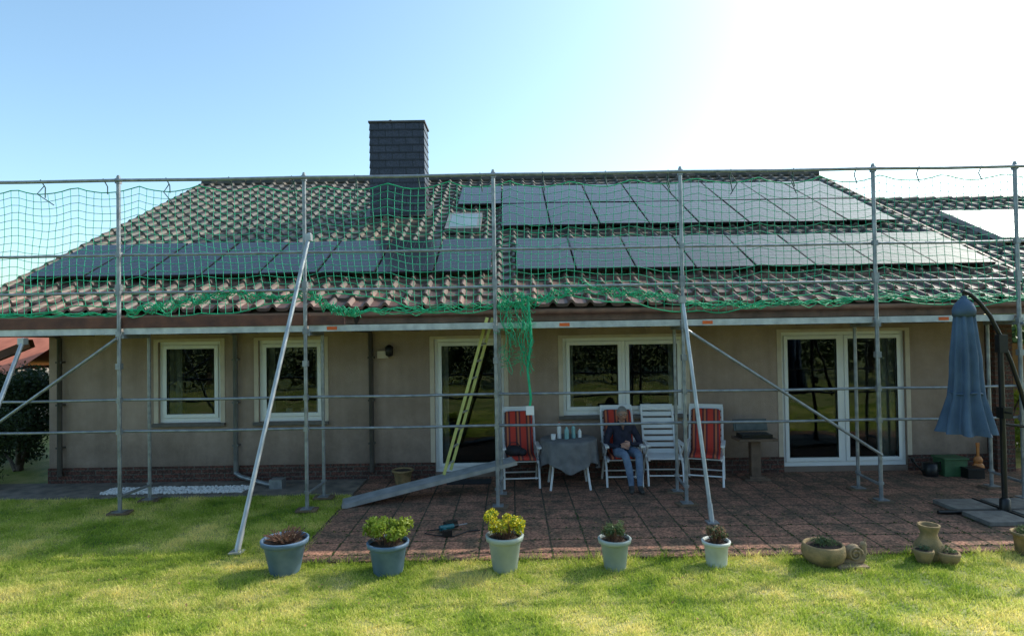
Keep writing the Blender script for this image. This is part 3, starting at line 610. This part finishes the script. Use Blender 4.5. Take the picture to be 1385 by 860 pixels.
for j,(r,z) in enumerate(prof):
    for k in range(n):
        a=2*math.pi*k/n; f=max(0,j-2)/4; rr=r*(1+f*.075*math.sin(a*11+.6)+f*.03*math.sin(a*5)); vs.append((rr*math.cos(a),rr*math.sin(a)*.95,z-(f*.07*(math.cos(4*a)) if j>2 else 0)))
b.add(vs,[(j*n+k,(j+1)*n+k,(j+1)*n+(k+1)%n,j*n+(k+1)%n) for j in range(len(prof)-1) for k in range(n)],0,True)
for sx in (-1,1):
    for sy in (-1,1): b.tube([(sx*.22,sy*.2,.7),(sx*.26,sy*.24,.3),(sx*.3,sy*.27,0)],.018,8,1)
b.build('table_with_cloth',[M['cloth'],M['white']],e)
M['bottle']=pm('bottle_plastic',(.25,.5,.5),(.2,.4,.42),.15); M['redcap']=pm('red_cap',(.5,.03,.02),rough=.4)
def bottle(x,y,h,r,m):
    e=empty('drink_bottle',(x,y,.755)); b=MB(); b.lathe(0,0,[(r,0),(r,h*.6),(r*.9,h*.7),(r*.35,h*.85),(r*.35,h*.95)],14,0,capt=True); b.lathe(0,0,[(r*.42,h*.95),(r*.42,h)],10,1,capt=True); b.build('bottle',[m,M['redcap']],e)
bottle(.7,9.6,.25,.033,M['white']); bottle(.81,9.55,.2,.035,M['bottle']); bottle(.92,9.62,.24,.03,M['bottle']); bottle(1.02,9.66,.14,.03,M['white'])
b=MB(); b.lathe(0,0,[(.03,0),(.04,.08),(.036,.08),(.028,.01)],14,0); b.build('drinking_glass',M['white'],loc=(.6,9.5,.755))
M['grill']=pm('grill_brown',(.2,.13,.09),(.1,.065,.045),.6,scale=8); M['lid']=pm('grill_lid',(.09,.1,.08),(.045,.05,.04),.3,scale=8); e=empty('barbecue_grill',(3.8,9.85,.018)); b=MB()
b.box(-.3,.3,-.18,.18,.62,.66,0); b.box(-.24,.24,-.13,.13,.661,.72,1); b.obox((0,.17,.83),(.27,0,0),(0,.03,.09),(0,.012,-.004),3); b.obox((0,.145,.83),(.24,0,0),(0,.025,.07),(0,.004,-.001),3)
b.obox((0,0,.34),(.075,0,0),(0,.06,0),(0,0,.28),0); b.box(-.12,.12,-.1,.1,.03,.06,0); b.box(-.2,.2,-.12,.12,0,.03,0); b.cyl((-.26,-.17,.69),(-.1,-.17,.69),.01,m=1)
for k in range(9): b.cyl((-.2+.05*k,-.12,.725),(-.2+.05*k,.12,.725),.004,n=5,m=2)
b.build('grill',[M['grill'],M['black'],M['galv'],M['lid']],e,bevel=.005)
M['greenp']=pm('green_plastic',(.05,.14,.06),(.03,.09,.04),.5); M['orangew']=pm('orange_wood',(.6,.22,.05),(.45,.15,.04),.5,scale=6)
e=empty('storage_crate',(6.95,9.95,.018)); b=MB(); b.box(-.16,.16,-.12,.12,.0,.02); b.box(-.18,.18,-.14,-.12,.0,.26); b.box(-.18,.18,.12,.14,.0,.26); b.box(-.18,-.16,-.12,.12,.0,.26); b.box(.16,.18,-.12,.12,0,.26); b.box(-.2,.2,-.16,.16,.262,.29); b.build('crate',M['greenp'],e,bevel=.006)
e=empty('watering_can',(6.6,9.9,.018)); b=MB(); b.lathe(0,0,[(.1,0),(.11,.02),(.1,.2),(.05,.22)],18,0,capt=True); b.tube([(-.09,0,.05),(-.2,0,.15),(-.27,0,.24)],[.02,.014,.012],8); b.tube([(.08,0,.2),(.16,0,.22),(.17,0,.1),(.1,0,.05)],.01,6); b.ell((-.28,0,.25),(.02,.035,.035),8); b.build('can',M['black'],e)
e=empty('wooden_guitar_ornament',(7.4,9.95,.018)); b=MB(); b.ell((0,0,.1),(.1,.035,.1),20); b.ell((0,0,.22),(.075,.033,.075),20); b.obox((0,0,.36),(.017,0,0),(0,.012,0),(0,0,.1)); b.obox((0,0,.47),(.026,0,0),(0,.01,0),(0,0,.03)); b.lathe(0,-.036,[(.001,.2),(.03,.2)],12,1,capb=False); b.build('body',[M['orangew'],M['black']],e)
e=empty('storage_crate',(7.15,9.75,.018)); b=MB(); b.box(-.13,.13,-.1,.1,.0,.14); b.box(-.14,.14,-.11,.11,.141,.16); b.build('crate',M['black'],e,bevel=.006)
b=MB(); b.box(-.35,.35,-.15,.15,0,.012); b.build('door_mat',M['bag'],loc=(-.72,9.95,.02))
M['teal']=pm('teal_plastic',(.01,.14,.16),(.01,.09,.11),.4); e=empty('power_tool',(-.82,7.55,.02),.5); b=MB()  # drill shape with a cable, standing in for a teal corded grinder
b.cyl((-.1,0,.05),(.08,0,.05),.033,.03,14,0); b.cyl((.08,0,.05),(.14,0,.05),.028,.02,14,1); b.cyl((.14,0,.05),(.26,0,.05),.006,n=6,m=2); b.obox((-.07,-.09,.045),(.018,0,0),(.005,.075,0),(0,0,.02),0); b.obox((-.08,-.19,.045),(.05,0,0),(0,.03,0),(0,0,.035),1)
b.tube([(-.1,0,.04),(-.2,.08,.02),(-.28,.02,.015),(-.2,-.1,.015),(-.02,-.24,.012),(.2,-.16,.012),(.34,-.2,.012)],.008,6,1); b.obox((.1,.14,.04),(.08,.02,0),(-.01,.04,0),(0,0,.03),1); b.build('tool_body',[M['teal'],M['black'],M['galv']],e,bevel=.004)
# ------------------------------------------------------------------ seated man
man=empty('seated_man',(1.70,9.66,.008))
M['jacket']=pm('jacket_navy',(.03,.03,.06),(.01,.01,.022),.85,scale=16,bump=.6,bscale=14); M['jeans']=pm('jeans_blue',(.18,.25,.36),(.1,.15,.24),.85,scale=14,bump=.6,bscale=14); M['skin']=pm('skin',(.58,.31,.23),(.47,.25,.18),.55,scale=10); M['shoe']=pm('shoe',(.05,.045,.04),rough=.6); M['hair']=pm('hair_grey',(.42,.4,.38),(.25,.24,.22),.8,scale=40)
M['shirt']=pm('patterned_shirt',(.4,.12,.08),(.12,.16,.1),.85,scale=45)
def skin_obj(name,V,E,R,mats,emat,parent,sub=2):
    me=bpy.data.meshes.new(name+'_s'); me.from_pydata(V,E,[]); o=bpy.data.objects.new(name+'_s',me); sc.collection.objects.link(o)
    sk=o.modifiers.new('skin','SKIN'); sk.use_smooth_shade=True; sb=o.modifiers.new('sub','SUBSURF'); sb.levels=sub; sb.render_levels=sub
    if not me.skin_vertices:
        bpy.context.view_layer.objects.active=o; bpy.ops.mesh.customdata_skin_add()
    for i,r in enumerate(R):
        me.skin_vertices[0].data[i].radius=(r,r) if not isinstance(r,tuple) else r
        me.skin_vertices[0].data[i].use_root=(i==0)
    dg=bpy.context.evaluated_depsgraph_get(); dg.update(); m2=bpy.data.meshes.new_from_object(o.evaluated_get(dg)); m2.materials.clear()
    for m_ in mats: m2.materials.append(m_)
    Vv=[Vector(v) for v in V]; rr=[r if not isinstance(r,tuple) else min(r) for r in R]
    for p in m2.polygons:
        c=p.center; best=1e9; bi=0
        for k,(a,c2) in enumerate(E):
            A=Vv[a];Bq=Vv[c2]; d=Bq-A; t=max(0,min(1,(c-A).dot(d)/max(d.length_squared,1e-9))); q=(A+d*t-c).length/(rr[a]+(rr[c2]-rr[a])*t)
            if q<best: best=q; bi=k
        p.material_index=emat[bi]; p.use_smooth=True
    bpy.data.objects.remove(o); o2=bpy.data.objects.new(name,m2); sc.collection.objects.link(o2); o2.parent=parent; return o2
V=[(0,.05,.52),(0,.09,.64),(0,.14,.78),(0,.17,.88),(0,.165,.94),(0,.15,1.0),
   (-.09,.03,.51),(-.11,-.2,.54),(-.05,-.42,.55),(.0,-.44,.32),(.03,-.44,.09),(.02,-.5,.045),(.0,-.6,.035),
   (.09,.03,.51),(.13,-.2,.54),(.15,-.42,.55),(.15,-.45,.32),(.15,-.46,.09),(.155,-.52,.045),(.165,-.62,.035),
   (-.16,.165,.865),(-.24,.1,.72),(-.27,.03,.62),(-.19,-.1,.62),(-.09,-.17,.63),
   (.16,.165,.865),(.24,.1,.72),(.27,.03,.62),(.19,-.1,.64),(.08,-.16,.66)]
E=[(0,1),(1,2),(2,3),(3,4),(4,5),(0,6),(6,7),(7,8),(8,9),(9,10),(10,11),(11,12),(0,13),(13,14),(14,15),(15,16),(16,17),(17,18),(18,19),(3,20),(20,21),(21,22),(22,23),(23,24),(3,25),(25,26),(26,27),(27,28),(28,29)]
R=[(.15,.12),(.155,.125),(.165,.115),(.12,.09),(.06,.06),(.055,.055),.1,.085,.062,.058,.042,.045,.032,.1,.085,.062,.058,.042,.045,.032,.075,.056,.048,.042,.03,.075,.056,.048,.042,.03]
em=[0,0,0,0,2,1,1,1,1,1,3,3,1,1,1,1,1,3,3]+[0]*10
skin_obj('body',V,E,R,[M['jacket'],M['jeans'],M['skin'],M['shoe']],em,man)
def hand(name,w,f,s,nrm):
    w=Vector(w);f=Vector(f).normalized();s=Vector(s).normalized();nrm=Vector(nrm).normalized()
    V=[w,w+f*.05];R=[.024,.03];E=[(0,1)]
    for k,(o,l) in enumerate(((-.03,.068),(-.01,.078),(.01,.074),(.03,.058))):
        b0=len(V); V+= [w+f*.085+s*o, w+f*(.085+l*.5)+s*o*1.1-nrm*.008, w+f*(.085+l*.85)+s*o*1.1-nrm*.03]; R+=[.0105,.009,.007]; E+=[(1,b0),(b0,b0+1),(b0+1,b0+2)]
    b0=len(V); V+=[w+f*.035-s*.035,w+f*.07-s*.055-nrm*.01,w+f*.095-s*.055-nrm*.02]; R+=[.013,.011,.008]; E+=[(0,b0),(b0,b0+1),(b0+1,b0+2)]
    skin_obj(name,[tuple(v) for v in V],E,R,[M['skin']],[0]*len(E),man,1)
hand('hand_right',(-.085,-.17,.635),(1,-.35,-.05),(0,-.5,-1),(0,-1,.3)); hand('hand_left',(.075,-.16,.665),(-1,-.45,-.1),(0,-.5,-1),(0,-1,.3))
b=MB(); hc=Vector((0,.1,1.085)); Rt=Matrix.Rotation(math.radians(12),3,'X')
def H(p): return hc+Rt@Vector(p)
n=24;m_=18;vs=[]
for j in range(m_+1):
    th=math.pi*j/m_
    for k in range(n):
        a=2*math.pi*k/n; x=math.sin(th)*math.cos(a)*.077; y=math.sin(th)*math.sin(a)*.096; z=math.cos(th)*.118
        if z<0: x*=1-.28*(-z/.118); y=y*(1-.12*(-z/.118))-.004
        if y<0:
            y*= .93
            y-= .026*math.exp(-((x/.013)**2)-(((z+.012)/.022)**2))
            y+= .008*math.exp(-(((abs(x)-.032)/.014)**2)-(((z-.012)/.013)**2))
            y-= .006*math.exp(-((x/.025)**2)-(((z+.058)/.012)**2))
            y-= .008*math.exp(-((x/.025)**2)-(((z+.1)/.02)**2))
        vs.append(H((x,y,z)))
b.add(vs,[(j*n+k,(j+1)*n+k,(j+1)*n+(k+1)%n,j*n+(k+1)%n) for j in range(m_) for k in range(n)],0,True)
for s in (-1,1):
    b.ell(H((s*.077,.005,0)),(.012,.02,.032),10,0); b.ell(H((s*.032,-.078,.012)),(.012,.008,.008),10,2); b.ell(H((s*.032,-.0855,.012)),(.005,.003,.005),8,3)
    b.tube([H((s*.032+.024*math.cos(t),-.094,.01+.018*math.sin(t))) for t in np.linspace(0,6.28,16)],.0025,5,3); b.tube([H((s*.056,-.09,.014)),H((s*.08,0,.012))],.0025,5,3)
    b.tube([H((s*.018,-.09,.034)),H((s*.035,-.092,.038)),H((s*.05,-.082,.033))],.004,5,1)
b.tube([H((-.01,-.094,.014)),H((.01,-.094,.014))],.0025,5,3); b.tube([H((-.024,-.085,-.058)),H((0,-.093,-.056)),H((.024,-.085,-.058))],.003,5,4)
vs=[];
for j in range(10):
    th=math.pi*.52*j/9
    for k in range(n):
        a=2*math.pi*k/n; front=max(0,-math.sin(a)); t2=th*(1-.46*front**.8); rr_=1-.045*(j/9)**3; x=math.sin(t2)*math.cos(a)*.081*rr_; y=math.sin(t2)*math.sin(a)*.1*rr_+.005; z=math.cos(t2)*.121
        q=1+.035*noise.noise(Vector((x*70,y*70,z*70))); vs.append(H((x*q,y*q,z*q)))
b.add(vs,[(j*n+k,(j+1)*n+k,(j+1)*n+(k+1)%n,j*n+(k+1)%n) for j in range(9) for k in range(n)],1,True)
for q in range(420):
    a=random.random()*6.28; front=max(0,-math.sin(a)); t2=math.pi*.54*random.random()**.6*(1-.46*front**.8); p=Vector((math.sin(t2)*math.cos(a)*.082,math.sin(t2)*math.sin(a)*.101+.005,math.cos(t2)*.122)); t3=t2+.16
    p2=Vector((math.sin(t3)*math.cos(a+.1)*.086,math.sin(t3)*math.sin(a+.1)*.104+.005,math.cos(t3)*.124)); b.tube([H(p),H(p2)],[.0025,.0008],3,1,False)
M['eyew']=pm('eye_white',(.75,.73,.7),rough=.3); M['lip']=pm('lip',(.35,.13,.11),rough=.5)
b.build('head',[M['skin'],M['hair'],M['eyew'],M['black'],M['lip']],man)
b=MB(); b.tube([(-.062,.12,.97),(-.05,.07,.935),(-.03,.04,.89),(-.012,.025,.84)],[.012,.016,.014,.006],6,0); b.tube([(.062,.12,.97),(.05,.07,.935),(.03,.04,.89),(.012,.025,.84)],[.012,.016,.014,.006],6,0)
b.ell((0,.06,.885),(.035,.03,.05),10,1); b.build('collar',[M['jacket'],M['shirt']],man)
# ------------------------------------------------------------------ vegetation
def shrub(name,x,y,w,d,h,n,size,mat,trunk=True):
    e=empty(name,(x,y,0)); bl=[]
    for i in range(26):
        a=random.random()*6.28; q=random.random()**.5; z=random.uniform(.12,.9); f=math.sqrt(max(.1,1-(z-.4)**2*1.6)); bl.append((q*w*.38*math.cos(a)*f,q*d*.38*math.sin(a)*f,h*z,w*.2*random.uniform(.7,1.2),d*.2*random.uniform(.7,1.2),h*.14*random.uniform(.7,1.2)))
    leaves('foliage',bl,n,size,mat,e,shell=.35)
    b=MB()
    for i in range(7):
        t=random.choice(bl); b.tube([(random.uniform(-.06,.06),random.uniform(-.06,.06),0),(t[0]*.4,t[1]*.4,t[2]*.5),(t[0],t[1],t[2])],[.05,.03,.01],6)
    b.build('branches',M['bark'],e)
shrub('garden_shrub',-9.1,11.4,1.6,1.6,1.95,11000,.035,M['leafdark']); shrub('garden_shrub',-10.4,12.2,2.2,2.2,2.1,9000,.045,M['leafdark']); shrub('garden_shrub',-8.6,10.0,1.4,1.1,1.4,7000,.03,M['leafdark']); shrub('garden_shrub',-12.6,13.5,2.5,2.5,2.0,7000,.05,M['leafmid'])
shrub('garden_shrub',9.3,11.9,1.6,1,1.2,5000,.035,M['leafyel']); shrub('garden_shrub',8.6,11.4,.9,.8,.7,3000,.03,M['leafmid']); shrub('garden_shrub',10.9,11.6,1.5,1,1.0,4000,.035,M['leafmid'])
def tree(name,x,y,h,w,n,size,mat):
    e=empty(name,(x,y,0)); bl=[];b=MB()
    b.tube([(0,0,0),(.05,.02,h*.25),(-.03,0,h*.5),(0,0,h*.8)],[h*.035,h*.026,h*.018,h*.006],10)
    for i in range(22):
        a=random.random()*6.28; z=random.uniform(.3,.95); q=w*.42*math.sqrt(max(.05,1-((z-.58)/.42)**2))*random.uniform(.5,1); c=(q*math.cos(a),q*math.sin(a),h*z); r=w*random.uniform(.11,.19); bl.append((*c,r,r,r*.8))
        if i%2==0: b.tube([(0,0,h*z*.6),(c[0]*.5,c[1]*.5,h*z*.82),c],[h*.012,h*.008,h*.003],6)
    b.build('trunk',M['bark'],e); leaves('foliage',bl,n,size,mat,e,shell=.4)
for i,(x,y,h,w) in enumerate(((-15,-10,7,5),(-9.5,-12,8,5.5),(-4,-11,6,4.5),(1,-13,8.5,6),(6,-11,6.5,5),(11,-12,8,6),(17,-9,7,5))): tree('garden_tree',x,y,h,w,5200,.17,M['leafmid'] if i%2 else M['leafdark'])
leaves('hedge',[(x,-5.6+random.uniform(-.4,.4),1.1+random.uniform(-.15,.4),.8,.6,1.15) for x in np.arange(-16,17,.7)],22000,.09,M['leafdark'],shell=.3)
leaves('distant_tree_mass',[(x,random.uniform(48,60),random.uniform(.5,2.0),4,3,2.2) for x in np.arange(-80,80,2.6)],30000,.4,M['leafmid'],shell=.5)
M['redtile']=pm('red_roof_tiles',(.5,.16,.09),(.34,.1,.055),.8,scale=3); M['render']=pm('render_wall',(.5,.45,.4),rough=.9)
e=empty('neighbour_shed',(-15.3,17.5,0)); b=MB(); b.box(-2.6,2.6,-1.9,1.9,0,1.55,1); b.add([(-2.9,-2.2,1.5),(2.9,-2.2,1.5),(2.9,0,2.5),(-2.9,0,2.5),(2.9,2.2,1.5),(-2.9,2.2,1.5)],[(0,1,2,3),(3,2,4,5)],0)
b.box(-.5,.5,-1.93,-1.9,0,1.4,2); b.build('shed_body',[M['redtile'],M['render'],M['fence']],e)
b=MB(); b.obox((-8.02,9.9,2.2),(.36,0,.14),(0,.05,0),(-.02,0,.06)); b.box(-8.36,-8.26,9.85,9.95,2.3,2.53); b.build('corner_beam',M['toe'],house)
# ------------------------------------------------------------------ light, sky, camera
az=math.radians(60); el=math.radians(38)
dirv=Vector((math.sin(az)*math.cos(el),math.cos(az)*math.cos(el),math.sin(el)))
sun=bpy.data.lights.new('sun','SUN'); sun.energy=5; sun.angle=math.radians(.5); sun.color=(1,.95,.86); so=bpy.data.objects.new('sun',sun); sc.collection.objects.link(so); so.rotation_euler=(-dirv).to_track_quat('-Z','Y').to_euler()
w=bpy.data.worlds.new('World'); sc.world=w; w.use_nodes=True; nt=w.node_tree; sk=nt.nodes.new('ShaderNodeTexSky'); sk.sky_type='NISHITA'; sk.sun_disc=False; sk.sun_elevation=el; sk.sun_rotation=az; sk.air_density=1.0; sk.dust_density=2.0; sk.ozone_density=1.0; sk.altitude=100
mx=nt.nodes.new('ShaderNodeMix'); mx.data_type='RGBA'; mx.blend_type='MULTIPLY'; mx.clamp_result=False; mx.inputs['Factor'].default_value=1; mx.inputs['B'].default_value=(1.62,1.9,1.85,1)
nt.links.new(sk.outputs[0],mx.inputs['A']); nt.links.new(mx.outputs['Result'],nt.nodes['Background'].inputs[0]); nt.nodes['Background'].inputs[1].default_value=.15
cam=bpy.data.cameras.new('camera'); co=bpy.data.objects.new('camera',cam); sc.collection.objects.link(co); sc.camera=co
cam.sensor_width=36; cam.lens=36*840/1385; cam.clip_end=2000; cam.clip_start=.05
co.matrix_world=Matrix.Translation((0,0,2.45))@Matrix.Rotation(math.radians(91.0),4,'X')@Matrix.Rotation(math.radians(-.9),4,'Z')
sc.view_settings.view_transform='Standard'; sc.view_settings.look='None'; sc.view_settings.exposure=0
